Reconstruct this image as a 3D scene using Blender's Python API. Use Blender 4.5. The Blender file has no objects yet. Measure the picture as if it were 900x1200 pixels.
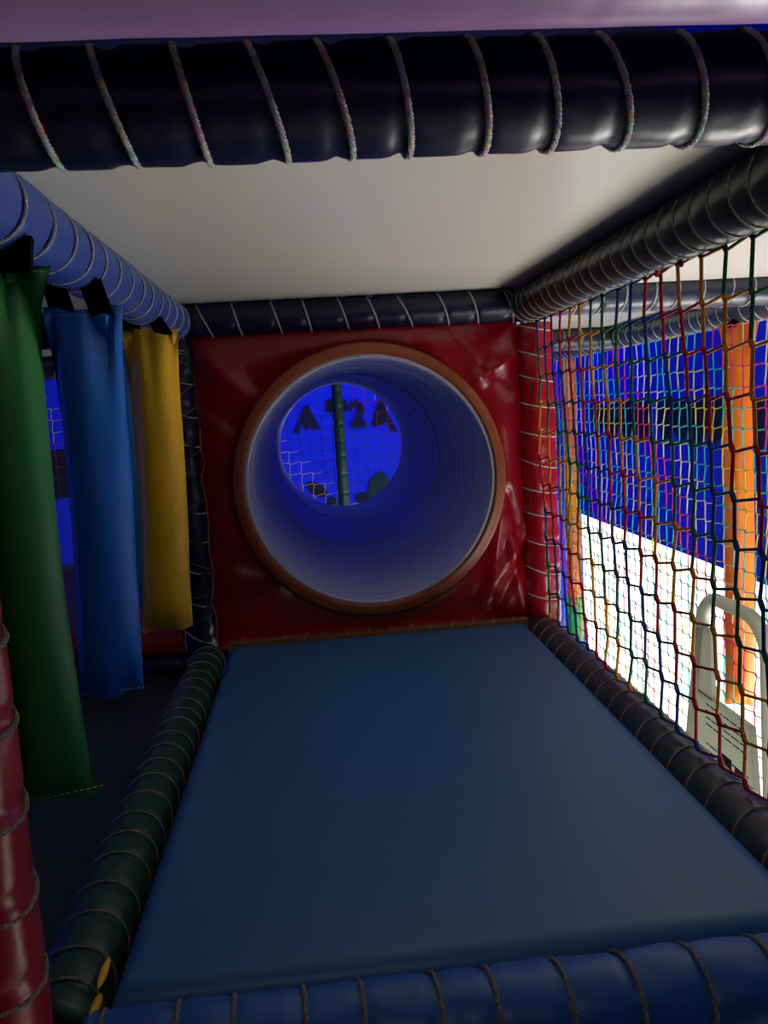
import bpy, bmesh, math, random
from mathutils import Vector, Matrix, noise
random.seed(7)
C = bpy.context.scene.collection
PI = math.pi

# ------------------------------------------------------------ camera
cam_d = bpy.data.cameras.new('camera')
cam_d.sensor_fit = 'VERTICAL'; cam_d.sensor_height = 36.0; cam_d.sensor_width = 27.0
cam_d.lens = 28.8; cam_d.clip_start = 0.02; cam_d.clip_end = 60
cam = bpy.data.objects.new('camera', cam_d); C.objects.link(cam)
RX = Vector((0.99436716, -0.0875208, -0.05978348))     # image right in the world
RD = Vector((-0.07038639, -0.12355878, -0.98983786))   # image down
RF = Vector((0.07924463, 0.9884702, -0.12902306))      # forward
cam.matrix_world = Matrix(((RX.x, -RD.x, -RF.x, 0), (RX.y, -RD.y, -RF.y, 0), (RX.z, -RD.z, -RF.z, 0), (0, 0, 0, 1)))
bpy.context.scene.camera = cam

# ------------------------------------------------------------ world, lights, exposure
w = bpy.data.worlds.new('world'); bpy.context.scene.world = w; w.use_nodes = True
w.node_tree.nodes['Background'].inputs[0].default_value = (0.55, 0.6, 0.8, 1)
w.node_tree.nodes['Background'].inputs[1].default_value = 0.012
vs = bpy.context.scene.view_settings
vs.view_transform = 'Standard'; vs.look = 'None'; vs.gamma = 1.0; vs.use_curve_mapping = False
vs.exposure = 0.0

def area(name, loc, target, sx, sy, power, col, spread=180):
    l = bpy.data.lights.new(name, 'AREA'); l.shape = 'RECTANGLE'; l.size = sx; l.size_y = sy
    l.energy = power; l.color = col; l.spread = math.radians(spread)
    o = bpy.data.objects.new(name, l); C.objects.link(o); o.location = loc
    d = Vector(target) - Vector(loc); o.rotation_euler = d.to_track_quat('-Z', 'Y').to_euler()
    return o
WIN = 2.9                                                            # brightness of the daylit window
area('blacklight_back', (0.3, 6.6, 1.5), (0.3, 8.0, -0.4), 4.5, 0.3, 52, (0.02, 0.07, 1.0))
area('blacklight_right', (2.05, 4.2, 1.5), (2.62, 4.2, 0.0), 0.3, 5.0, 30, (0.13, 0.20, 1.0))
area('blacklight_left', (-1.7, 2.0, 0.1), (-0.4, 1.7, -0.2), 0.3, 1.6, 2.2, (0.03, 0.06, 1.0))
area('purple_beam_fill', (-0.1, -0.6, 0.62), (0.0, 0.6, 0.3), 0.8, 0.3, 1.7, (1.0, 0.95, 0.92))  # unseen fill light added to brighten the purple beam

area('right_bay_fill', (1.2, 0.9, -1.0), (1.4, 4.0, 0.1), 0.4, 0.5, 7, (1.0, 0.96, 0.9), 110)  # unseen fill added to light the far net, beams and orange roll

area('window_daylight', (2.57, 2.3, -1.74), (0.6, 2.0, -0.35), 1.05, 4.0, 240, (1.0, 0.97, 0.9))

# ------------------------------------------------------------ materials
def lin(c):
    return tuple(((v / 255.0) / 12.92 if v / 255.0 <= 0.04045 else ((v / 255.0 + 0.055) / 1.055) ** 2.4) for v in c) + (1,)
def mat(name, rgb, rough=0.45, spec=0.5, bump=0.0, bscale=20.0, var=0.12, vscale=6.0, coat=0.0, metal=0.0, stretch=None, detail=3.0):
    m = bpy.data.materials.new(name); m.use_nodes = True; nt = m.node_tree; N = nt.nodes; L = nt.links
    b = N['Principled BSDF']
    b.inputs['Roughness'].default_value = rough; b.inputs['Specular IOR Level'].default_value = spec
    b.inputs['Metallic'].default_value = metal
    b.inputs['Coat Weight'].default_value = coat; b.inputs['Coat Roughness'].default_value = 0.15
    tc = N.new('ShaderNodeTexCoord'); mp = N.new('ShaderNodeMapping'); L.new(tc.outputs['Object'], mp.inputs[0])
    if stretch: mp.inputs['Scale'].default_value = stretch
    n = N.new('ShaderNodeTexNoise'); n.inputs['Scale'].default_value = vscale; n.inputs['Detail'].default_value = 4
    L.new(mp.outputs[0], n.inputs['Vector'])
    mx = N.new('ShaderNodeMix'); mx.data_type = 'RGBA'
    c = lin(rgb)
    mx.inputs[6].default_value = tuple(v * (1 - var) for v in c[:3]) + (1,)
    mx.inputs[7].default_value = tuple(min(1, v * (1 + var)) for v in c[:3]) + (1,)
    L.new(n.outputs['Fac'], mx.inputs[0]); L.new(mx.outputs[2], b.inputs['Base Color'])
    if bump:
        n2 = N.new('ShaderNodeTexNoise'); n2.inputs['Scale'].default_value = bscale; n2.inputs['Detail'].default_value = detail
        L.new(mp.outputs[0], n2.inputs['Vector'])
        bp = N.new('ShaderNodeBump'); bp.inputs['Strength'].default_value = bump; bp.inputs['Distance'].default_value = 0.01
        L.new(n2.outputs['Fac'], bp.inputs['Height']); L.new(bp.outputs[0], b.inputs['Normal'])
    return m
def vinyl(name, rgb, rough=0.36, bump=0.25, bscale=14, **k):
    return mat(name, rgb, rough, 0.5, bump, bscale, **k)
M = {}
M['navy'] = vinyl('navy_vinyl', (12, 15, 48), 0.36)
M['slate'] = vinyl('slate_vinyl', (48, 57, 68), 0.34)
M['midblue'] = vinyl('mid_blue_vinyl', (50, 78, 160), 0.42)
M['royal'] = vinyl('royal_blue_vinyl', (34, 92, 165), 0.42)
M['bag_blue'] = vinyl('bag_blue_vinyl', (22, 112, 205), 0.42)
M['dusk'] = vinyl('dusk_blue_vinyl', (34, 38, 60), 0.36)
M['sky'] = vinyl('sky_blue_vinyl', (30, 130, 200), 0.33)
M['bag_green'] = vinyl('bag_green_vinyl', (36, 128, 48), 0.42)
M['bottle'] = vinyl('bottle_green_vinyl', (24, 66, 52), 0.42)
M['dkgreen'] = vinyl('black_green_vinyl', (30, 40, 40), 0.30)
M['yellow'] = vinyl('yellow_vinyl', (250, 188, 4), 0.45)
M['red'] = vinyl('red_vinyl', (150, 7, 22), 0.30)
M['redpad'] = vinyl('red_panel_vinyl', (142, 6, 20), 0.27, 0.15, 9)
M['orange'] = vinyl('orange_vinyl', (240, 120, 2), 0.45)
M['purple'] = vinyl('purple_vinyl', (150, 112, 160), 0.32)
M['green'] = vinyl('bright_green_vinyl', (50, 170, 60), 0.45)
M['mat'] = vinyl('blue_mat_vinyl', (44, 102, 148), 0.42, 0.06, 40)
M['matdark'] = vinyl('dark_green_mat_vinyl', (18, 44, 34), 0.5)
M['strap'] = mat('black_webbing', (8, 8, 10), 0.9, 0.1, 0.4, 300)
M['wood'] = mat('plywood_edge', (130, 82, 48), 0.6, 0.3, 0.1, 60)
M['flange'] = mat('terracotta_plastic', (142, 66, 28), 0.38, 0.5, 0.05, 30)
M['ceiling'] = mat('glossy_white_board', (212, 208, 197), 0.25, 0.28, 0.06, 1.6, 0.05, 2.5, detail=1.0)
M['floor'] = mat('pale_hall_floor', (215, 215, 208), 0.4, 0.4, 0.05, 10)
M['wallblue'] = mat('blue_wall_paint', (36, 56, 222), 0.75, 0.2, 0.05, 30, 0.08, 3)
M['walldark'] = mat('dark_wall_paint', (40, 40, 52), 0.8, 0.2, 0.1, 20)
M['mural'] = mat('dark_mural_paint', (38, 35, 50), 0.8, 0.2, 0.05, 20, 0.3)
M['muralgreen'] = mat('murky_green_mural_paint', (38, 70, 50), 0.8, 0.2, 0.05, 20, 0.3)
M['cream'] = mat('cream_stitching', (225, 215, 190), 0.8, 0.2)
M['steel'] = mat('galvanised_steel', (140, 140, 145), 0.4, 0.5, metal=0.8)

def rope_mat(name, rgb, fleck=0.5):
    m = mat(name, rgb, 0.75, 0.25, 0.8, 350, 0.5, 260)
    return m
M['r_white'] = rope_mat('grey_white_rope', (190, 190, 185))
M['r_black'] = rope_mat('black_rope', (30, 32, 34))
M['r_dusty'] = rope_mat('dusty_rope', (150, 140, 130))
M['n_red'] = rope_mat('red_cord', (165, 10, 30))
M['n_yellow'] = rope_mat('yellow_cord', (190, 122, 18))
M['n_green'] = rope_mat('green_cord', (12, 90, 60))
M['n_blue'] = rope_mat('blue_cord', (10, 54, 112))
M['f_pink'] = rope_mat('blacklit_pink_cord', (255, 70, 120))  # far cords: blacklight tint and brightness put into the base colours
M['f_cream'] = rope_mat('blacklit_cream_cord', (255, 235, 190))
M['f_teal'] = rope_mat('blacklit_teal_cord', (60, 200, 190))
M['f_yellow'] = rope_mat('blacklit_lemon_cord', (250, 220, 70))
# multi coloured flecked rope of the front beam
def fleck_rope():
    m = bpy.data.materials.new('rainbow_flecked_rope'); m.use_nodes = True; N = m.node_tree.nodes; L = m.node_tree.links
    b = N['Principled BSDF']; b.inputs['Roughness'].default_value = 0.8
    tc = N.new('ShaderNodeTexCoord'); n = N.new('ShaderNodeTexVoronoi'); n.inputs['Scale'].default_value = 130
    L.new(tc.outputs['Object'], n.inputs['Vector'])
    mx = N.new('ShaderNodeMix'); mx.data_type = 'RGBA'; mx.inputs[0].default_value = 0.62
    L.new(n.outputs['Color'], mx.inputs[6]); mx.inputs[7].default_value = lin((175, 165, 150))
    L.new(mx.outputs[2], b.inputs['Base Color'])
    return m
M['r_fleck'] = fleck_rope()
# crawl tube: silvery plastic with fine rings
def tube_mat():
    m = bpy.data.materials.new('ringed_silver_plastic'); m.use_nodes = True; N = m.node_tree.nodes; L = m.node_tree.links
    b = N['Principled BSDF']; b.inputs['Base Color'].default_value = lin((182, 184, 194)); b.inputs['Roughness'].default_value = 0.27
    b.inputs['Metallic'].default_value = 0.15
    tc = N.new('ShaderNodeTexCoord'); mp = N.new('ShaderNodeMapping'); L.new(tc.outputs['Object'], mp.inputs[0])
    mp.inputs['Scale'].default_value = (2.6, 42, 2.6)
    n = N.new('ShaderNodeTexNoise'); n.inputs['Scale'].default_value = 1.0; n.inputs['Detail'].default_value = 4
    L.new(mp.outputs[0], n.inputs['Vector'])
    bp = N.new('ShaderNodeBump'); bp.inputs['Strength'].default_value = 1.0; bp.inputs['Distance'].default_value = 0.02
    L.new(n.outputs['Fac'], bp.inputs['Height']); L.new(bp.outputs[0], b.inputs['Normal'])
    return m
M['tube'] = tube_mat()
def emit(name, rgb, s):
    m = bpy.data.materials.new(name); m.use_nodes = True; N = m.node_tree.nodes; L = m.node_tree.links
    N.remove(N['Principled BSDF']); e = N.new('ShaderNodeEmission')
    e.inputs[0].default_value = rgb; e.inputs[1].default_value = s
    L.new(e.outputs[0], N['Material Output'].inputs[0]); return m
M['window'] = emit('daylight_window', (1.0, 0.98, 0.90, 1), WIN)
def sign_mat():
    m = mat('frosted_grey_plastic', (165, 167, 155), 0.4, 0.4, 0.1, 40); N = m.node_tree.nodes; L = m.node_tree.links
    b = N['Principled BSDF']; t = N.new('ShaderNodeBsdfTranslucent'); t.inputs[0].default_value = lin((195, 197, 180))
    mx = N.new('ShaderNodeMixShader'); mx.inputs[0].default_value = 0.5
    L.new(b.outputs[0], mx.inputs[1]); L.new(t.outputs[0], mx.inputs[2]); L.new(mx.outputs[0], N['Material Output'].inputs[0])
    return m
M['sign'] = sign_mat()
M['ink'] = mat('grey_ink', (70, 72, 66), 0.8, 0.1)

# ------------------------------------------------------------ helpers
def tag(o, label=None, cat=None, group=None, kind=None):
    if label: o['label'] = label
    if cat: o['category'] = cat
    if group: o['group'] = group
    if kind: o['kind'] = kind
    return o
def empty(name, loc, label, cat, group=None):
    o = bpy.data.objects.new(name, None); C.objects.link(o); o.location = loc; o.empty_display_size = 0.05
    return tag(o, label, cat, group)
class MB:
    def __init__(s): s.v = []; s.f = []
    def box(s, x0, x1, y0, y1, z0, z1):
        n = len(s.v)
        s.v += [(x, y, z) for x in (x0, x1) for y in (y0, y1) for z in (z0, z1)]
        s.f += [tuple(n + i for i in q) for q in ((0, 1, 3, 2), (4, 6, 7, 5), (0, 4, 5, 1), (2, 3, 7, 6), (0, 2, 6, 4), (1, 5, 7, 3))]
    def tube(s, pts, r, k=8, cap=True, closed=False):
        pts = [Vector(p) for p in pts]; n0 = len(s.v); m = len(pts); prev = None
        for i, p in enumerate(pts):
            a = pts[i - 1] if i > 0 else (pts[-1] if closed else p); b = pts[i + 1] if i < m - 1 else (pts[0] if closed else p)
            t = (b - a).normalized()
            if prev is None:
                u = t.orthogonal().normalized()
            else:
                u = (prev - t * prev.dot(t)); u = u.normalized() if u.length > 1e-6 else t.orthogonal().normalized()
            prev = u; v = t.cross(u); rr = r[i] if isinstance(r, (list, tuple)) else r
            for j in range(k):
                q = p + (u * math.cos(2 * PI * j / k) + v * math.sin(2 * PI * j / k)) * rr
                s.v.append(tuple(q))
        for i in range(m if closed else m - 1):
            i2 = (i + 1) % m
            for j in range(k):
                j2 = (j + 1) % k
                s.f.append((n0 + i * k + j, n0 + i * k + j2, n0 + i2 * k + j2, n0 + i2 * k + j))
        if cap and not closed:
            s.f.append(tuple(n0 + j for j in range(k))[::-1]); s.f.append(tuple(n0 + (m - 1) * k + j for j in range(k)))
    def grid(s, rows, wrap=False):
        n0 = len(s.v); nr = len(rows); nc = len(rows[0])
        for r in rows: s.v += [tuple(p) for p in r]
        for i in range(nr - 1):
            for j in range(nc if wrap else nc - 1):
                j2 = (j + 1) % nc
                s.f.append((n0 + i * nc + j, n0 + i * nc + j2, n0 + (i + 1) * nc + j2, n0 + (i + 1) * nc + j))
        return n0, nr, nc
    def build(s, name, m, parent=None, smooth=True, origin=None):
        me = bpy.data.meshes.new(name)
        o3 = Vector(origin) if origin else Vector((0, 0, 0))
        if parent is not None and origin is None: o3 = parent_loc(parent)
        me.from_pydata([tuple(Vector(v) - o3) for v in s.v], [], s.f); me.materials.append(m)
        bm = bmesh.new(); bm.from_mesh(me); bmesh.ops.recalc_face_normals(bm, faces=bm.faces); bm.to_mesh(me); bm.free()
        if smooth:
            me.polygons.foreach_set('use_smooth', [True] * len(me.polygons))
            try: me.set_sharp_from_angle(angle=math.radians(50))
            except Exception: pass
        o = bpy.data.objects.new(name, me); C.objects.link(o)
        if parent is not None: o.parent = parent
        else: o.location = o3
        return o
def parent_loc(p):
    l = Vector(p.location)
    while p.parent is not None: p = p.parent; l += Vector(p.location)
    return l
def bevel(o, wdt, seg=4):
    md = o.modifiers.new('bevel', 'BEVEL'); md.width = wdt; md.segments = seg; md.limit_method = 'ANGLE'
    return o
def frame_of(p0, p1):
    t = (Vector(p1) - Vector(p0)).normalized()
    u = Vector((0, 0, 1)) if abs(t.z) < 0.9 else Vector((0, -1, 0))
    u = (u - t * u.dot(t)).normalized(); return t, u, t.cross(u)

def padded(name, p0, p1, r, material, rope, label, cat, pitch=0.08, rope_r=0.0032, phase=0.0, k=28, twist=False,
           tilt=0.012, group=None, wr=0.0016, ends=(0, 0), k0=0.0, holder=None, stitched=False, ropes=True, jitter=0.15, seed=1, hide=0.0, tp=0.6):
    """foam covered steel tube: the sleeve bulges between the turns of its lacing rope"""
    rnd = random.Random(seed)
    p0 = Vector(p0); p1 = Vector(p1); Lg = (p1 - p0).length; t, u, v = frame_of(p0, p1)
    turns = []; s = phase
    while s < Lg - 0.01:
        turns.append(s); s += pitch * (1 + rnd.uniform(-jitter, jitter))
    for e in range(ends[0]): turns.append(0.012 + e * 0.013)
    for e in range(ends[1]): turns.append(Lg - 0.012 - e * 0.013)
    turns.sort()
    steps = int(Lg / 0.009); rows = []
    sd = Vector((seed * 3.1, seed * 1.7, 0))
    def rad(sv, a):
        d = min([abs(sv - q) for q in turns] + [pitch * 0.5]) if turns else 1
        rr = r - 0.0045 * math.exp(-(d / 0.008) ** 2) + 0.0006 * math.sin(a * 3 + seed)
        q = Vector((math.cos(a) * 1.2, math.sin(a) * 1.2, sv * 9)) + sd
        rr += wr * noise.noise(q) + wr * 0.8 * noise.noise(Vector((math.cos(a) * 3, math.sin(a) * 3, sv * 26)) + sd)
        return rr
    for i in range(steps + 1):
        sv = Lg * i / steps
        edge = 1.0
        if i == 0 or i == steps: edge = 0.86
        rows.append([p0 + t * sv + (u * math.cos(2 * PI * j / k) + v * math.sin(2 * PI * j / k)) * rad(sv, 2 * PI * j / k) * edge for j in range(k)])
    mb = MB(); n0, nr, nc = mb.grid(rows, True)
    mb.f.append(tuple(n0 + j for j in range(k))[::-1]); mb.f.append(tuple(n0 + (nr - 1) * nc + j for j in range(k)))
    root = mb.build(name, material, origin=tuple(p0))
    tag(root, label, cat, group)
    if ropes and turns:
        rb = MB(); nseg = 36; path = []
        for ti, q in enumerate(turns):
            nxt = turns[ti + 1] if ti + 1 < len(turns) else q
            sg = tilt * (1 + rnd.uniform(-.35, .35))
            for a in range(nseg):
                fr = a / nseg; g = max(0, (fr - 0.82) / 0.18); g = g * g * (3 - 2 * g)
                an = 2 * PI * fr + hide + 0.30      # the cord steps on to the next turn on the hidden side
                path.append((q + (nxt - q) * g + sg * math.sin(an + tp), an))
        rr = r - 0.0035 + rope_r * 0.8
        dirn = lambda an: u * math.cos(an) + v * math.sin(an)
        if twist:
            for st in range(3):
                pp = []
                for q in range((len(path) - 1) * 3 + 1):
                    i0 = q // 3; f = (q % 3) / 3; i1 = min(i0 + 1, len(path) - 1)
                    a0 = path[i0][1]; a1 = path[i1][1]
                    if a1 < a0 - 1: a1 += 2 * PI
                    an = a0 + (a1 - a0) * f; sv = path[i0][0] + (path[i1][0] - path[i0][0]) * f
                    tw = an * 26 + st * 2 * PI / 3
                    pp.append(p0 + t * (sv + math.sin(tw) * rope_r * 0.5) + dirn(an) * (rr + math.cos(tw) * rope_r * 0.5))
                rb.tube(pp, rope_r * 0.62, 5)
        else:
            rb.tube([p0 + t * sv + dirn(an) * rr for sv, an in path], rope_r, 6)
        rb.build('lacing_rope', rope, root)
    return root

# ------------------------------------------------------------ geometry constants (camera at the origin, X right, Y deeper, Z up)
XL, XR, X2 = -0.39, 0.69, 1.62
YF, YB, Y3, Y4 = 0.87, 2.57, 4.25, 5.95
ZT, ZB = 0.28, -0.755
MT = -0.705                      # top of the blue mat
WX, WY = 2.6, 8.0                # right wall, back wall
R = 0.055
FL = -2.85

# ------------------------------------------------------------ the hall
def slab(name, x0, x1, y0, y1, z0, z1, m, kind='structure'):
    mb = MB(); mb.box(x0, x1, y0, y1, z0, z1); o = mb.build(name, m, smooth=False)
    o['kind'] = kind; return o
slab('floor', -3.6, WX + 0.1, -2.5, WY + 0.1, FL - 0.1, FL, M['floor'])
slab('wall_back', -3.6, WX + 0.1, WY, WY + 0.1, FL, 2.5, M['wallblue'])
slab('wall_left', -3.7, -3.6, -2.5, WY + 0.1, FL, 2.5, M['walldark'])
wz = -0.457 * WX; WY0 = 0.3
slab('wall_right', WX, WX + 0.1, -2.5, WY, wz, 2.5, M['wallblue'])
slab('wall_front', -3.6, WX + 0.1, -2.6, -2.5, FL, 2.5, M['walldark'])
slab('ceiling', -3.7, WX + 0.1, -2.6, WY + 0.1, 2.5, 2.6, M['walldark'])
wn = slab('window_1', WX + 0.04, WX + 0.08, WY0, WY, FL, wz, M['window'])
slab('wall_right', WX, WX + 0.1, -2.5, WY0, FL, wz, M['wallblue'])
slab('trim_1', WX - 0.01, WX + 0.04, -2.5, WY, FL, FL + 0.06, M['floor'])

# ------------------------------------------------------------ boards under the upper level (the white ceiling of the play frame)
def board(x0, x1, y0, y1, label):
    mb = MB(); mb.box(x0, x1, y0, y1, ZT + 0.055, ZT + 0.073)
    o = mb.build('ceiling_board', M['ceiling'], smooth=False, origin=(x0, y0, ZT + 0.055)); bevel(o, 0.002, 2)
    return tag(o, label, 'ceiling board')
board(-0.386, XR - 0.004, 0.85, YB - 0.0003, 'glossy white board roofing the crawl bay, seen straight overhead')
board(-1.5, -0.394, 0.85, YB - 0.0003, 'white board over the dark left bay behind the hanging rolls')
board(XR + 0.004, X2, 0.85, YB - 0.0003, 'cream-lit white board above the net on the right')
board(-1.5, X2, YB + 0.0003, Y3 + 0.05, 'white board strip beyond the tunnel panel, seen above the far net')

mb = MB(); mb.box(-1.6, 2.59, 0.80, 0.83, ZT + 0.078, 1.3)  # sheet added to block the lit blue wall above the front beam
tag(mb.build('dark_gap_sheet', M['walldark'], smooth=False, origin=(0, 0.8, ZT + 0.078)), 'dark sheet added above the front navy beam to keep the gap black', 'board')
# ------------------------------------------------------------ padded tubes of the frame
padded('padded_beam', (XL + 0.0, YF - 0.01, 0.302), (1.75, YF - 0.01, 0.302), 0.0535, M['navy'], M['r_fleck'],
       'thick near-black navy padded beam crossing the top, nearest the viewer, rope wound', 'padded beam', pitch=0.0715, rope_r=0.0036,
       phase=0.012, twist=True, tilt=0.013, tp=-PI / 2, seed=3, wr=0.002, k=36, jitter=0.1)
padded('padded_beam', (-1.2, YF - 0.01, 0.302), (XL - 0.004, YF - 0.01, 0.302), 0.0535, M['navy'], M['r_fleck'],
       'navy padded beam stub at the extreme upper left corner', 'padded beam', pitch=0.092, phase=0.02, twist=True, tilt=0.004, seed=4)
padded('padded_beam', (-1.1, 0.60, 0.322), (1.2, 0.60, 0.322), 0.062, M['purple'], M['r_black'],
       'blurred purple padded beam along the top edge, in front of the navy one', 'padded beam', ropes=False, pitch=9, phase=99, seed=5, wr=0.0006, k=40)
padded('padded_beam', (XL, YF + 0.06, ZT), (XL, YB - 0.05, ZT), R, M['midblue'], M['r_white'],
       'mid-blue padded beam running into depth above the hanging rolls', 'padded beam', pitch=0.105, rope_r=0.0026, phase=0.05, tilt=0.008, seed=6, wr=0.002)
padded('padded_beam', (XR - 0.01, YF + 0.06, ZT), (XR - 0.01, YB - 0.05, ZT), R, M['dkgreen'], M['r_dusty'],
       'black-green padded beam running into depth along the top of the rainbow net', 'padded beam', pitch=0.064, rope_r=0.0024, phase=0.03, tilt=0.006, seed=7)
padded('padded_beam', (XL - 0.03, YB, ZT + 0.002), (XR + 0.01, YB, ZT + 0.002), 0.053, M['navy'], M['r_white'],
       'navy padded beam with white rope turns just above the red tunnel panel', 'padded beam', pitch=0.104, rope_r=0.003, phase=0.12, tilt=0.02, tp=-PI / 2, ends=(3, 4), seed=8)
padded('padded_beam', (XR + 0.03, YB + 0.06, 0.305), (X2 + 0.3, YB + 0.06, 0.305), 0.055, M['dusk'], M['r_white'],
       'slate padded beam behind the rainbow net, level with its top', 'padded beam', pitch=0.085, rope_r=0.0028, phase=0.05, tilt=0.012, seed=9, wr=0.003)
padded('padded_beam', (-1.5, YB + 0.06, 0.285), (XL - 0.06, YB + 0.06, 0.285), 0.055, M['navy'], M['r_white'],
       'dark navy padded beam crossing the left bay behind the rolls', 'padded beam', pitch=0.1, phase=0.05, seed=10)
padded('padded_beam', (-1.5, Y3, 0.28), (X2, Y3, 0.28), 0.055, M['dusk'], M['r_white'],
       'dark padded beam under the white strip, farther off than the slate one', 'padded beam', pitch=0.1, rope_r=0.003, phase=0.05, tilt=0.02, seed=11)
padded('padded_beam', (X2, YB + 0.15, ZT - 0.005), (X2, Y4, ZT - 0.005), R, M['slate'], M['r_white'],
       'slate padded beam running into depth along the top of the far fine net', 'padded beam', pitch=0.085, rope_r=0.0028, phase=0.03, tilt=0.01, seed=12)
padded('padded_beam', (XR + 0.005, YF + 0.06, ZB), (XR + 0.005, YB - 0.02, ZB), R, M['slate'], M['r_dusty'],
       'dark slate padded beam along the right edge of the blue mat', 'padded beam', pitch=0.086, rope_r=0.0022, phase=0.04, tilt=0.008, seed=13, hide=PI)
lb = padded('padded_beam', (-0.378, YF + 0.085, ZB - 0.008), (-0.378, YB - 0.03, ZB - 0.008), R, M['bottle'], M['r_dusty'],
       'dark green padded beam along the left edge of the blue mat', 'padded beam', pitch=0.075, rope_r=0.0021, phase=0.05, tilt=0.008, seed=14, hide=PI)
padded('padded_beam', (-0.32, YF + 0.035, -0.752), (1.3, YF + 0.035, -0.752), 0.057, M['royal'], M['r_dusty'],
       'royal blue padded beam along the bottom edge, in front of the mat', 'padded beam', pitch=0.078, rope_r=0.0032, phase=0.02, twist=True, tilt=0.006, seed=15, wr=0.003, k=36, hide=PI)
padded('padded_beam', (-1.5, YB + 0.04, -0.712), (XL - 0.06, YB + 0.04, -0.712), 0.045, M['red'], M['r_dusty'],
       'red padded beam low in the left bay under the yellow roll', 'padded beam', pitch=0.12, ropes=False, seed=16)
padded('padded_beam', (XL - 0.2, YB + 0.04, -0.79), (XR + 0.02, YB + 0.04, -0.79), 0.045, M['navy'], M['r_dusty'],
       'navy padded beam under the red tunnel panel, mostly hidden by the mat', 'padded beam', pitch=0.12, ropes=False, seed=17)
# posts
padded('padded_post', (XL, YF - 0.012, -1.2), (XL, YF - 0.012, 0.244), R, M['red'], M['r_dusty'],
       'red padded post in the lower left corner, nearest the viewer, fraying rope turns', 'padded post', pitch=0.098, rope_r=0.0036, phase=0.045, twist=True, tilt=-0.016, seed=18, k=36, hide=PI)
fr = MB(); rf = random.Random(11); post = bpy.data.objects['padded_post']
for q in range(11):
    z = -1.155 + 0.098 * q
    for e in range(rf.randint(2, 4)):
        an = rf.uniform(-1.0, 0.9); c = Vector((XL + math.sin(an) * 0.0585, YF - 0.012 - math.cos(an) * 0.0585, z + rf.uniform(-.006, .004)))
        pts = [c]
        for k_ in range(3): pts.append(pts[-1] + Vector((rf.uniform(-.004, .004), -0.001, -rf.uniform(.002, .006))))
        fr.tube(pts, 0.0007, 4)
fr.build('frayed_threads', M['r_white'], post)['kind'] = 'stuff'
padded('padded_post', (XL - 0.005, YB, -0.81), (XL - 0.005, YB, ZT - 0.054), 0.052, M['navy'], M['r_white'],
       'glossy navy padded post between the yellow roll and the red panel', 'padded post', pitch=0.1, rope_r=0.0024, phase=0.03, tilt=-0.028, ends=(3, 1), seed=19, wr=0.004, hide=PI)
padded('padded_post', (XR + 0.02, YB - 0.005, -0.78), (XR + 0.02, YB - 0.005, ZT - 0.054), 0.057, M['red'], M['r_white'],
       'red padded post right of the tunnel panel, white rope turns', 'padded post', pitch=0.082, rope_r=0.0024, phase=0.05, tilt=-0.014, seed=20, wr=0.004, hide=PI)
padded('padded_post', (1.685, 5.30, -1.36), (1.685, 5.30, 0.225), 0.05, M['orange'], M['r_dusty'],
       'slim orange padded post seen just right of the red post, far beyond the net', 'padded post', pitch=0.2, ropes=False, seed=21)
padded('padded_post', (1.685, 5.30, FL), (1.685, 5.30, -1.365), 0.052, M['green'], M['r_dusty'],
       'bright green padded lower post under the far orange post', 'padded post', pitch=0.2, ropes=False, seed=22)
padded('padded_post', (0.190, Y4, -0.75), (0.190, Y4, 0.36), 0.040, M['bottle'], M['r_dusty'],
       'dark green padded post seen through the far end of the tunnel', 'padded post', pitch=0.12, rope_r=0.003, ropes=False, seed=23)
padded('padded_post', (-0.90, 4.1, -0.79), (-0.90, 4.1, 0.20), 0.085, M['orange'], M['r_dusty'],
       'orange padded post glimpsed low between the blue and yellow rolls', 'padded post', ropes=False, seed=24)

# torn sleeve of the green beam: yellow lining shows by the front corner
for x, y, z, ln, w_ in ((-0.326, 1.030, -0.722, 0.030, 0.0055), (-0.327, 0.985, -0.738, 0.026, 0.0065), (-0.431, 1.085, -0.757, 0.02, 0.006), (-0.430, 1.04, -0.775, 0.025, 0.006)):
    b = MB(); b.tube([(x, y + ln * math.cos(PI * q / 8), z) for q in range(9)], [max(0.0008, w_ * math.sin(PI * q / 8)) for q in range(9)], 10)
    b.build('lining_patch', M['yellow'], lb)
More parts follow.
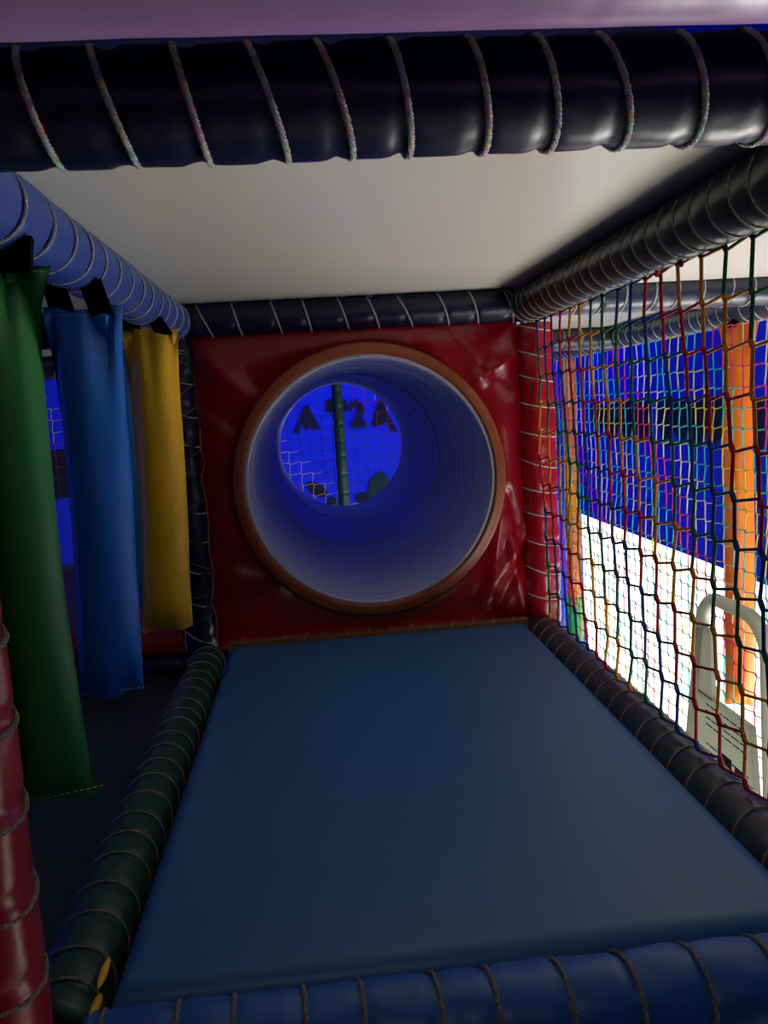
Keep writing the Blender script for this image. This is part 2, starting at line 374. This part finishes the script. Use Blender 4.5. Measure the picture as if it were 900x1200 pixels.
# ------------------------------------------------------------ hanging rolls
def roll(x, y, ztop, zbot, rad, wid, material, label, rot=0.0, lean=(0, 0), strap_z=None, seed=1, wbot=None, stitch='cream', sx=1.0, name='hanging_roll'):
    root = empty(name, (x, y, zbot), label, 'punch roll', 'rolls hanging in the left bay')
    K = 40; Nn = 80; rows = []; rnd = random.Random(seed)
    cr, sr = math.cos(rot), math.sin(rot); Lg = ztop - zbot
    cre = [(rnd.uniform(-1, 1), rnd.uniform(0.25, 0.6)) for _ in range(4)]
    for i in range(Nn + 1):
        tt = i / Nn; z = ztop - Lg * tt
        dt = tt * Lg; db = (1 - tt) * Lg
        ft = 1 - math.exp(-(dt / 0.055) ** 1.3); fb = 1 - math.exp(-(db / 0.035) ** 1.2)
        f = min(ft, fb)
        wb = wid if ft < fb else (wbot or rad * 2.06)
        a = wb / 2 * (1 - f) + rad * f; b = 0.004 * (1 - f) + rad * 0.93 * f
        ox = lean[0] * tt * tt; oy = lean[1] * tt
        row = []
        for j in range(K):
            an = 2 * PI * j / K
            ca, sa = math.cos(an), math.sin(an)
            px = a * ca; py = b * sa
            # creases fanning from the seams
            for c0, wd in cre:
                g = math.exp(-((ca - c0) / 0.16) ** 2)
                py -= math.copysign(1, sa) * 0.020 * g * math.exp(-(dt / 0.11) ** 2) * min(1, dt / 0.02)
                py -= math.copysign(1, sa) * 0.006 * g * math.exp(-(db / 0.07) ** 2) * min(1, db / 0.02)
            nn = 0.0035 * noise.noise(Vector((ca * 1.4 + seed * 5, sa * 1.4, z * 6)))
            px += nn * ca; py += nn * sa
            dz = 0.0
            if db < 0.03: dz = 0.006 * math.sin(ca * 4 + seed) * (1 - db / 0.03)
            if dt < 0.03: dz = 0.004 * math.sin(ca * 3 + seed) * (1 - dt / 0.03)
            row.append((x + ox + px * cr - py * sr, y + oy + px * sr + py * cr, z + dz))
        rows.append(row)
    mb = MB(); n0, nr, nc = mb.grid(rows, True)
    mb.f.append(tuple(n0 + j for j in range(K))[::-1]); mb.f.append(tuple(n0 + (nr - 1) * nc + j for j in range(K)))
    body = mb.build('roll_body', material, root)
    st = MB()
    for z, ox, oy, o3 in ((ztop - 0.012, 0, 0, 0), (zbot + 0.010, lean[0], lean[1], 1)):
        nst = 16
        for q in range(nst):
            px0 = (-0.47 + 0.94 * q / nst) * wid; px1 = px0 + wid * 0.036
            pts = []
            for px in (px0, px1):
                py = -0.0075 if o3 == 0 else -0.0105
                pts.append((x + ox + px * cr - py * sr, y + oy + px * sr + py * cr, z))
            st.tube(pts, 0.0008, 4)
    st.build('stitching', M[stitch], root)['kind'] = 'stuff'
    if strap_z is not None:
        bx, bz, br = strap_z
        for s in (-1, 1):
            sb = MB(); xc = x + s * wid * 0.25
            top = bz - br * 0.72; rows = []
            for q in range(7):
                f = q / 6; zz = ztop - 0.014 + (top - ztop + 0.014) * f
                xo = xc + (bx + s * br * 0.55 - xc) * f; yy = y - 0.004 * math.sin(PI * f)
                rows.append([(xo - 0.019, yy, zz), (xo + 0.019, yy, zz)])
            sb.grid(rows)
            o = sb.build('strap', M['strap'], root, smooth=False)
            md = o.modifiers.new('solid', 'SOLIDIFY'); md.thickness = 0.012; md.offset = 0
    return root
roll(-0.402, 1.125, 0.212, -0.520, 0.050, 0.150, M['bag_green'], 'green vinyl punch roll hanging nearest, beside the red corner post', rot=0.32, lean=(0.004, 0.0), wbot=0.125, strap_z=(XL, ZT, R), seed=2)
roll(-0.375, 1.47, 0.195, -0.49, 0.054, 0.128, M['bag_blue'], 'blue vinyl punch roll hanging between the green and yellow ones', rot=0.16, lean=(-0.020, 0), strap_z=(XL, ZT, R), seed=5)
roll(-0.372, 2.05, 0.215, -0.525, 0.058, 0.132, M['yellow'], 'yellow vinyl punch roll hanging before the navy post', rot=0.15, lean=(-0.025, 0), strap_z=(XL, ZT, R), seed=9)
roll(-0.545, 2.48, 0.205, -0.555, 0.062, 0.14, M['sky'], 'lighter blue vinyl punch roll half hidden behind the yellow one', rot=0.1, seed=12)
# its two straps reach the crossing beam
r4 = roll(1.60, 2.98, 0.225, -1.25, 0.054, 0.14, M['orange'], 'long orange vinyl roll hanging behind the rainbow net and grey plastic frame', rot=-0.49, strap_z=(X2, ZT - 0.005, R), seed=14)
r4['group'] = 'orange rolls beyond the net'

# ------------------------------------------------------------ blue mat
def make_mat():
    x0, x1, y0, y1, zt, th = -0.302, 0.632, YF + 0.095, YB - 0.075, MT, 0.085
    nx, ny = 60, 90; rr = 0.018; rows = []
    for i in range(ny + 1):
        y = y0 + (y1 - y0) * i / ny; row = []
        for j in range(nx + 1):
            x = x0 + (x1 - x0) * j / nx
            d = min(x - x0, x1 - x, y - y0, y1 - y)
            z = zt - (rr * (1 - math.sqrt(max(0, 1 - (1 - min(1, d / rr)) ** 2))) if d < rr else 0)
            u = (x - x0) / (x1 - x0); v = (y - y0) / (y1 - y0)
            z += 0.004 * math.sin(PI * u) * math.sin(PI * v) - 0.004
            z += 0.0015 * noise.noise(Vector((x * 4, y * 3, 1)))
            # folded corner creases by the front
            z -= 0.006 * math.exp(-((x - x0 - (y - y0) * 0.9 - 0.01) / 0.010) ** 2) * math.exp(-((y - y0) / 0.08) ** 2)
            z -= 0.005 * math.exp(-((x1 - x - (y - y0) * 0.9 - 0.01) / 0.010) ** 2) * math.exp(-((y - y0) / 0.08) ** 2)
            row.append((x, y, z))
        rows.append(row)
    mb = MB(); n0, nr, nc = mb.grid(rows)
    per = [n0 + j for j in range(nc)] + [n0 + i * nc + nc - 1 for i in range(1, nr)] + [n0 + (nr - 1) * nc + j for j in range(nc - 2, -1, -1)] + [n0 + i * nc for i in range(nr - 2, 0, -1)]
    base = len(mb.v)
    for p in per: mb.v.append((mb.v[p][0], mb.v[p][1], zt - th))
    m = len(per)
    for i in range(m): mb.f.append((per[i], per[(i + 1) % m], base + (i + 1) % m, base + i))
    mb.f.append(tuple(base + i for i in range(m)))
    o = mb.build('floor_mat', M['mat'], origin=(0.165, 1.7, zt - th))
    return tag(o, 'large smooth blue vinyl mat flooring the crawl bay', 'mat')
make_mat()
mb = MB(); mb.box(-0.31, 0.64, YB - 0.073, YB - 0.045, -0.80, -0.700)
o = mb.build('edge_board', M['wood'], smooth=False, origin=(0.165, YB - 0.06, -0.80)); bevel(o, 0.003, 2)
tag(o, 'thin tan wooden edge between the blue mat and red panel', 'board')
sb = MB()
for q in range(14):
    x = -0.27 + q * 0.066
    sb.tube([(x, YB - 0.0765, -0.705), (x + 0.008, YB - 0.06, -0.694), (x + 0.012, YB - 0.043, -0.70)], 0.002, 5)
sb.build('lacing_rope', M['r_dusty'], o)['kind'] = 'stuff'
# left bay floor and deck carcass
mb = MB(); mb.box(-1.45, -0.44, 0.3, 4.2, -0.90, -0.80)
o = bevel(mb.build('floor_mat', M['matdark'], smooth=False, origin=(-0.9, 1.4, -0.9)), 0.02)
tag(o, 'near-black green mat flooring the left bay under the rolls', 'mat')
mb = MB(); mb.box(-0.345, 0.66, YF + 0.1, YB - 0.08, -0.815, -0.792)
tag(mb.build('deck_board', M['wood'], smooth=False, origin=(0.16, 1.7, -0.815)), 'plywood deck board lying under the large blue mat', 'board')
mb = MB(); mb.box(-1.5, -0.62, YB + 0.10, YB + 0.16, -0.82, -0.45)
o = bevel(mb.build('padded_low_wall', M['purple'], smooth=False, origin=(-1, YB + 0.13, -0.82)), 0.02)
tag(o, 'dim purple padded low wall glimpsed between green and blue rolls', 'padded wall')

# ------------------------------------------------------------ red tunnel panel
TX, TZ, RI, RO = 0.166, -0.228, 0.372, 0.418
def seg_d(px, pz, ax, az, bx, bz):
    dx, dz = bx - ax, bz - az; l2 = dx * dx + dz * dz
    t = max(0, min(1, ((px - ax) * dx + (pz - az) * dz) / l2))
    return math.hypot(px - ax - t * dx, pz - az - t * dz), t
ridges = [((0.50, -0.63), (0.66, -0.42), 0.020, 0.020), ((0.54, -0.68), (0.65, -0.50), -0.016, 0.014), ((0.52, 0.06), (0.64, 0.13), 0.016, 0.018), ((0.53, -0.60), (0.57, -0.36), 0.014, 0.02),
          ((0.45, 0.22), (0.62, 0.02), -0.010, 0.02), ((0.60, -0.30), (0.66, -0.55), -0.010, 0.018), ((-0.32, 0.18), (-0.16, 0.02), 0.016, 0.03),
          ((-0.33, 0.05), (-0.22, -0.05), -0.008, 0.02), ((-0.33, -0.5), (-0.16, -0.52), 0.010, 0.03), ((-0.30, -0.66), (-0.12, -0.52), -0.010, 0.025), ((0.50, 0.20), (0.52, 0.12), 0.008, 0.012),
          ((0.30, 0.23), (0.36, 0.14), -0.006, 0.02), ((0.64, -0.68), (0.60, -0.45), 0.012, 0.015)]
def make_panel():
    x0, x1, z0, z1 = XL + 0.030, XR - 0.035, -0.735, ZT - 0.03
    K = 192; NR = 30; rows = []; back = []
    for i in range(NR + 1):
        t = i / NR; row = []
        for j in range(K):
            an = 2 * PI * j / K; c, s = math.cos(an), math.sin(an)
            lx = ((x1 - TX) if c > 0 else (TX - x0)) / max(1e-6, abs(c)); lz = ((z1 - TZ) if s > 0 else (TZ - z0)) / max(1e-6, abs(s))
            ro = min(lx, lz); r0 = 0.395
            rr = r0 + (ro - r0) * t
            px, pz = TX + c * rr, TZ + s * rr
            wdt = ro - r0
            y = YB - 0.012 - 0.030 * math.sin(PI * min(1, t * 0.9 + 0.1)) * min(1, wdt / 0.12)
            for (a, b, h, sg) in ridges:
                d, q = seg_d(px, pz, a[0], a[1], b[0], b[1])
                y -= h * math.exp(-(d / sg) ** 2)
            y -= 0.004 * noise.noise(Vector((px * 7, 3, pz * 7)))
            row.append((px, y, pz))
        rows.append(row); back.append([(p[0], YB + 0.02, p[2]) for p in row])
    mb = MB(); a, nr, nc = mb.grid(rows, True); b, _, _ = mb.grid(back, True)
    for j in range(K):
        j2 = (j + 1) % K
        mb.f.append((a + j, b + j, b + j2, a + j2))
        e = a + (nr - 1) * nc; e2 = b + (nr - 1) * nc
        mb.f.append((e + j, e + j2, e2 + j2, e2 + j))
    o = mb.build('tunnel_panel', M['redpad'], origin=(TX, YB, -0.735))
    return tag(o, 'wrinkled glossy red vinyl panel with the round tunnel opening', 'padded panel')
make_panel()
tun = empty('crawl_tunnel', (TX, YB, TZ - RI), 'silvery round crawl tunnel with a terracotta ring at its mouth', 'tunnel')
def lathe(mb, prof, K=128):
    rows = [[(TX + r * math.cos(2 * PI * j / K), y, TZ + r * math.sin(2 * PI * j / K)) for j in range(K)] for r, y in prof]
    mb.grid(rows, True)
mb = MB(); prof = [(RI + 0.012, 2.49), (RI + 0.004, 2.487), (RI, 2.492)]
n = 300
for i in range(n + 1):
    y = 2.50 + (5.03 - 2.50) * i / n
    shade_lip = sum(0.007 * math.exp(-((y - c) / 0.012) ** 2) for c in (3.52, 4.45))  # inward ridges added so dark rings form inside the tube
    prof.append((RI - shade_lip + 0.0012 * math.sin(i * 1.9) + 0.0010 * math.sin(i * 0.63), y))
prof += [(RI + 0.012, 5.03), (RI + 0.012, 2.49)]
lathe(mb, prof); mb.build('tube', M['tube'], tun)
mb = MB(); y0 = 2.478
lathe(mb, [(RI + 0.013, 2.55), (RI + 0.013, y0 + 0.006), (RI + 0.017, y0), (RO - 0.006, y0), (RO, y0 + 0.007), (RO, 2.55)])
tag(mb.build('flange', M['flange'], tun), 'terracotta plastic ring')
for q in range(8):
    an = 2 * PI * q / 8 + 0.35
    cx, cz = TX + math.cos(an) * (RI + 0.031), TZ + math.sin(an) * (RI + 0.031)
    bm_ = MB(); bm_.tube([(cx, y0 + 0.002, cz), (cx, y0 - 0.0015, cz)], 0.004, 8)
    bm_.build('bolt', M['flange'], tun)

# ------------------------------------------------------------ nets
def net(origin, du, dv, nu, nv, s, r, mats, names, label, group=None, link=0.12, drift=0.0, run=2, sag=0.0, seed=1, gname='climbing_net', k=6, slope=0.0, tie=True):
    """hexagon-looking mesh: every crossing is a short slanted twist; colours run as stair-steps"""
    rnd = random.Random(seed); o3 = Vector(origin); du = Vector(du); dv = Vector(dv); nrm = du.cross(dv).normalized()
    root = empty(gname, tuple(o3 + dv * (-nv * s)), label, 'net', group)
    P1 = {}; P2 = {}
    for i in range(nu + 1):
        for j in range(nv + 1):
            jit = Vector((rnd.gauss(0, 1), rnd.gauss(0, 1), rnd.gauss(0, 1))) * sag * s
            c = o3 + du * (i * s + drift * j * s) - dv * (j * s + slope * i * s) + jit
            c += nrm * (0.012 * noise.noise(Vector((i * 0.3, j * 0.3, seed))))
            lk = link * s * (0.7 + 0.6 * min(1, j / 5))
            P1[i, j] = c + (-du + dv) * lk * 0.5 + dv * lk * 0.25; P2[i, j] = c + (du - dv) * lk * 0.5 - dv * lk * 0.25
    mbs = {}; nm = len(mats)
    def col(q): return mbs.setdefault(q // run, MB())
    for i in range(nu + 1):
        for j in range(nv + 1):
            cc = col(i - j + 400)
            cc.tube([P1[i, j], P2[i, j]], r * 1.45, k)
            if j < nv: cc.tube([P2[i, j], P1[i, j + 1]], r, k)
            if i < nu: cc.tube([P2[i, j], P1[i + 1, j]], r * 0.85, k)
    for q in sorted(mbs):
        tag(mbs[q].build('net_cord', M[mats[q % nm]], root), names[q % nm])
    if tie:
        tb = MB()
        for i in range(0, nu + 1):
            c = P1[i, 0]
            tb.tube([c + dv * 0.0, c + dv * 0.02 + nrm * 0.006, c + dv * 0.035 + nrm * 0.02], r * 1.1, 5)
        tb.build('tie_cord', M[mats[0]], root)['kind'] = 'stuff'
    return root
# near net: right side of the bay; u runs towards the viewer
net((XR + 0.005, 2.49, 0.225), (0, -1, 0), (0, 0, 1), 19, 11, 0.0825, 0.0034, ['n_blue', 'n_red', 'n_yellow', 'n_green'],
    ['blue cords', 'red cords', 'yellow cords', 'green cords'], 'rainbow cord safety net walling the right side of the bay, nearest', drift=0.06, sag=0.015, seed=2, link=0.09)
# far net on the next frame line
net((X2 - 0.09, 5.85, 0.21), (0, -1, 0), (0, 0, 1), 43, 36, 0.074, 0.0029, ['f_teal', 'f_pink', 'f_cream', 'f_teal', 'f_yellow'],
    ['teal cords', 'pink cords', 'cream cords', 'pale teal cords', 'lemon cords'], 'fine net beyond the rainbow one, cord colours brightened as under blacklight, before the blue wall', link=0.07, run=3, sag=0.02, seed=5, k=5, tie=False)
# net across the back of the frame, behind the tunnel
net((-2.402, Y4 + 0.05, 0.36), (1, 0, 0), (0, 0, 1), 49, 15, 0.082, 0.0020, ['n_blue', 'n_blue', 'n_green', 'n_red', 'f_yellow'],
    ['blue cords', 'navy cords', 'green cords', 'red cords', 'yellow cords'], 'dark thin net seen through the tunnel end in front of blue wall', link=0.08, run=3, sag=0.02, seed=8, k=5, tie=False)
# narrow hanging remnant of net on the navy post
lnr = empty('net_remnant', (-0.335, 2.50, -0.70), 'narrow loose strip of net strung down the navy post', 'net')
rn = random.Random(4)
edge = [(-0.348, 0.20), (-0.352, 0.15), (-0.340, 0.10), (-0.342, 0.03), (-0.336, -0.03), (-0.339, -0.10), (-0.332, -0.14), (-0.345, -0.19), (-0.337, -0.25),
        (-0.336, -0.33), (-0.342, -0.40), (-0.334, -0.47), (-0.340, -0.53), (-0.350, -0.575), (-0.338, -0.60), (-0.337, -0.66), (-0.345, -0.70)]
for m_, lab, a, b_ in (('n_green', 'green cord', 0, 5), ('n_yellow', 'yellow cord', 4, 10), ('r_dusty', 'grey cord', 9, 17)):
    b = MB(); pts = [(x, 2.505, z) for x, z in edge[a:b_]]; b.tube(pts, 0.0018, 6)
    tag(b.build('net_cord', M[m_], lnr), lab)
for a, dz in ((0, -0.06), (1, 0.02), (2, -0.05), (3, -0.04), (5, -0.045), (8, -0.03), (11, 0.03), (12, -0.03), (14, -0.04)):
    x, z = edge[a]; b = MB()
    b.tube([(x, 2.505, z), (-0.365, 2.513 - 0.004, z + dz * 0.4), (-0.39, 2.512, z + dz * 0.75), (-0.43, 2.53, z + dz)], 0.0013, 5)
    b.build('net_cord', M['r_dusty'], lnr)
# loose knots along the top of the near net
for (y, z, m_, lab) in ((1.50, 0.232, 'n_red', 'frayed red knot tail on the top cord of the net'), (1.44, 0.230, 'n_yellow', 'frayed yellow knot tail beside the red one on the net'),
                        (1.60, 0.228, 'n_red', 'short red knot end farther along the net top, next to blue cords')):
    b = MB()
    pts = [Vector((XR + 0.002, y, z))]
    for q in range(6): pts.append(pts[-1] + Vector((-0.002, -0.006, rn.uniform(-.004, .003))))
    b.tube(pts, [0.0045, 0.0055, 0.0035, 0.006, 0.004, 0.005, 0.003], 7)
    tag(b.build('knot_tail', M[m_], origin=tuple(pts[0])), lab, 'knot')

# ------------------------------------------------------------ grey plastic frame standing beyond the near net
def make_sign():
    X = 1.2
    root = empty('plastic_sign', (X, 2.35, -1.79), 'frosted grey plastic sign with rounded handle hoop, behind the rainbow net', 'sign')
    # outline in (y, z): u = towards the viewer
    def hoop(ya, yb, zt, rad_, zb, spread, n=12):
        pts = [(ya + spread, zb)]
        for q in range(n + 1):
            a = PI - (PI / 2) * q / n; pts.append((ya - rad_ * (1 + math.cos(a)) , zt - rad_ + rad_ * math.sin(a)))
        for q in range(n + 1):
            a = (PI / 2) * (1 - q / n); pts.append((yb + rad_ * (1 - math.cos(a)), zt - rad_ + rad_ * math.sin(a)))
        pts.append((yb - spread * 0.2, zb)); return pts
    mb = MB(); c = hoop(2.47, 2.085, -0.655, 0.11, -1.79, 0.20)
    # hoop bar with rectangular section: sweep as rounded tube, flattened
    pts = []
    for q in range(len(c)): pts.append((X, c[q][0], c[q][1]))
    mb.tube(pts, 0.021, 10)
    o = mb.build('hoop', M['sign'], root)
    mb = MB()
    outer = [(2.60, -1.79), (2.485, -0.98), (2.16, -0.98), (2.05, -1.79)]
    n0 = len(mb.v)
    for xx in (X - 0.008, X + 0.008):
        for y, z in outer: mb.v.append((xx, y, z))
    mb.f += [(0, 1, 2, 3), (7, 6, 5, 4)] + [(i, i + 4, (i + 1) % 4 + 4, (i + 1) % 4) for i in range(4)]
    o = mb.build('sign_panel', M['sign'], root, smooth=False)
    mb = MB()
    for (ya, yb, za, zb_) in ((2.47, 2.40, -0.72, -0.98),):
        mb.v += [(X - 0.008, 2.475, -0.76), (X - 0.008, 2.40, -0.76), (X - 0.008, 2.395, -0.985), (X - 0.008, 2.49, -0.985), (X + 0.008, 2.475, -0.76), (X + 0.008, 2.40, -0.76), (X + 0.008, 2.395, -0.985), (X + 0.008, 2.49, -0.985)]
        mb.f += [(0, 1, 2, 3), (7, 6, 5, 4), (0, 4, 5, 1), (1, 5, 6, 2), (2, 6, 7, 3), (3, 7, 4, 0)]
    mb.build('side_web', M['sign'], root, smooth=False)
    mb = MB(); rr = random.Random(3)
    for q in range(15):
        z = -1.01 - q * 0.022
        y = 2.43
        if q in (4, 5): continue
        while y > 2.19:
            l = rr.uniform(0.015, 0.05)
            mb.box(X - 0.0095, X - 0.0078, y - l, y, z, z + 0.004); y -= l + 0.008
    mb.build('small_print', M['ink'], root, smooth=False)['kind'] = 'stuff'
    mb = MB(); mb.box(X - 0.0095, X - 0.0078, 2.27, 2.33, -1.19, -1.13); mb.box(X - 0.0095, X - 0.0078, 2.20, 2.25, -1.20, -1.14)
    mb.build('printed_square', M['ink'], root, smooth=False)
make_sign()
mb = MB(); mb.box(1.02, 1.36, 1.95, 2.72, -1.86, -1.795)
o = bevel(mb.build('padded_step', M['slate'], smooth=False, origin=(1.19, 2.3, -1.86)), 0.015); tag(o, 'dark padded step under the frosted plastic sign', 'step')
mb = MB(); mb.box(1.15, 1.23, 2.3, 2.38, FL, -1.858); mb.build('step_support', M['steel'], o, smooth=False)

# ------------------------------------------------------------ mural shapes on the blue walls
def glyph(text, loc, size, rot, sx, label, name='mural_letter', thick=0.012, tilt=0.0):
    cu = bpy.data.curves.new(name, 'FONT'); cu.body = text; cu.size = size; cu.extrude = thick; cu.align_x = 'CENTER'; cu.offset = size * 0.035
    o = bpy.data.objects.new(name, cu); C.objects.link(o)
    dg = bpy.context.evaluated_depsgraph_get(); me = bpy.data.meshes.new_from_object(o.evaluated_get(dg)); bpy.data.objects.remove(o)
    me.materials.clear(); me.materials.append(M['mural'])
    o = bpy.data.objects.new(name, me); C.objects.link(o); o.location = loc; o.rotation_euler = rot; o.scale = (sx, 1, 1)
    return tag(o, label, 'letter')
def poly(name, pts, label, cat, m, axis='y', base=WY, th=0.012):
    mb = MB(); n = len(pts)
    for t_ in (base - th, base - 0.001):
        for a, z in pts: mb.v.append((a, t_, z) if axis == 'y' else (t_, a, z))
    mb.f += [tuple(range(n)), tuple(range(n, 2 * n))[::-1]] + [(i, (i + 1) % n, n + (i + 1) % n, n + i) for i in range(n)]
    cx = sum(p[0] for p in pts) / n; zz = min(p[1] for p in pts)
    o = mb.build(name, m, smooth=False, origin=(cx, base - th, zz) if axis == 'y' else (base - th, cx, zz))
    return tag(o, label, cat)
k8 = WY / 7.0
# solid stencil A's with a notch, a 2, drawn as solid shapes
A1 = [(-0.165, -0.185), (-0.06, 0.03), (-0.025, 0.035), (0.065, -0.17), (-0.005, -0.165), (-0.03, -0.12), (-0.05, -0.18), (-0.10, -0.10), (-0.115, -0.19)]
poly('mural_letter', [(a * k8, z * k8) for a, z in A1], 'dark letter A left of the green post, seen down the tunnel', 'letter', M['mural'])
A2 = [(0.50, -0.17), (0.555, 0.03), (0.60, 0.045), (0.72, -0.235), (0.655, -0.215), (0.63, -0.13), (0.60, -0.16), (0.575, -0.17)]
poly('mural_letter', [(a * k8, z * k8) for a, z in A2], 'dark letter A at the right rim, seen down the tunnel', 'letter', M['mural'])
glyph('2', (0.385 * k8, WY - 0.015, -0.158 * k8), 0.29 * k8, (PI / 2, 0, 0), 0.95, 'dark figure 2 on the blue wall, seen down the tunnel')
poly('mural_letter', [(0.12 * k8, -0.02 * k8), (0.12 * k8, 0.06 * k8), (0.17 * k8, 0.08 * k8), (0.30 * k8, 0.06 * k8), (0.30 * k8, -0.03 * k8), (0.2 * k8, -0.05 * k8)], 'dark letter mostly hidden by the green post down the tunnel', 'letter', M['mural'])
def blob(cx, cz, rx, rz, rot, n=18, sd=1):
    out = []
    for q in range(n):
        a = 2 * PI * q / n; r_ = 1 + 0.10 * noise.noise(Vector((math.cos(a) * 1.5, math.sin(a) * 1.5, sd)))
        x, z = rx * math.cos(a) * r_, rz * math.sin(a) * r_
        out.append((cx + x * math.cos(rot) - z * math.sin(rot), cz + x * math.sin(rot) + z * math.cos(rot)))
    return out
for cx, cz, rx, rz, rt, m_, lab in ((0.0, -0.68, 0.10, 0.05, -0.6, 'mural', 'dark oval painted low left on the blue wall down the tunnel'),
        (0.12, -0.80, 0.05, 0.05, 0, 'mural', 'small dark dot left of the post foot down the tunnel'),
        (0.385, -0.78, 0.06, 0.045, 0, 'mural', 'small dark dot right of the post foot down the tunnel'),
        (0.53, -0.70, 0.09, 0.13, -0.3, 'muralgreen', 'murky green blob painted low right on the wall down the tunnel')):
    poly('mural_shape', blob(cx * k8, cz * k8, rx * k8, rz * k8, rt, sd=cx), lab, 'mural', M[m_])
# dark mural band on the right wall: row of ragged pointed shapes below and flat above
sh = [((6.15, -0.08), (7.5, -0.30), 'dark mural patch farthest along the right wall, beyond the orange post'), ((5.0, -0.07), (6.0, -0.30), 'dark mural patch midway along the right blue wall'),
      ((4.55, -0.07), (4.92, -0.34), 'narrow dark mural patch left of the long orange roll'), ((3.0, -0.06), (4.3, -0.34), 'dark mural patch behind and right of the long orange roll')]
for q, ((ya, za), (yb, zb_), lab) in enumerate(sh):
    top = []; bot = []; rr = random.Random(q + 3); n = 8
    for i in range(n + 1):
        y = ya + (yb - ya) * i / n
        top.append((y, za - 0.05 * rr.random())); bot.append((y, zb_ - (0.16 if i % 2 else -0.02) * rr.uniform(0.4, 1)))
    poly('mural_shape', top + bot[::-1], lab, 'mural', M['mural'], axis='x', base=WX)
# dark band on the back wall seen in the slit of the left bay
poly('mural_shape', [(-2.9, -0.26), (-2.1, -0.22), (-2.1, -0.66), (-2.5, -0.7), (-2.9, -0.66)], 'dark mural block in the slit between green and blue rolls', 'mural', M['mural'])
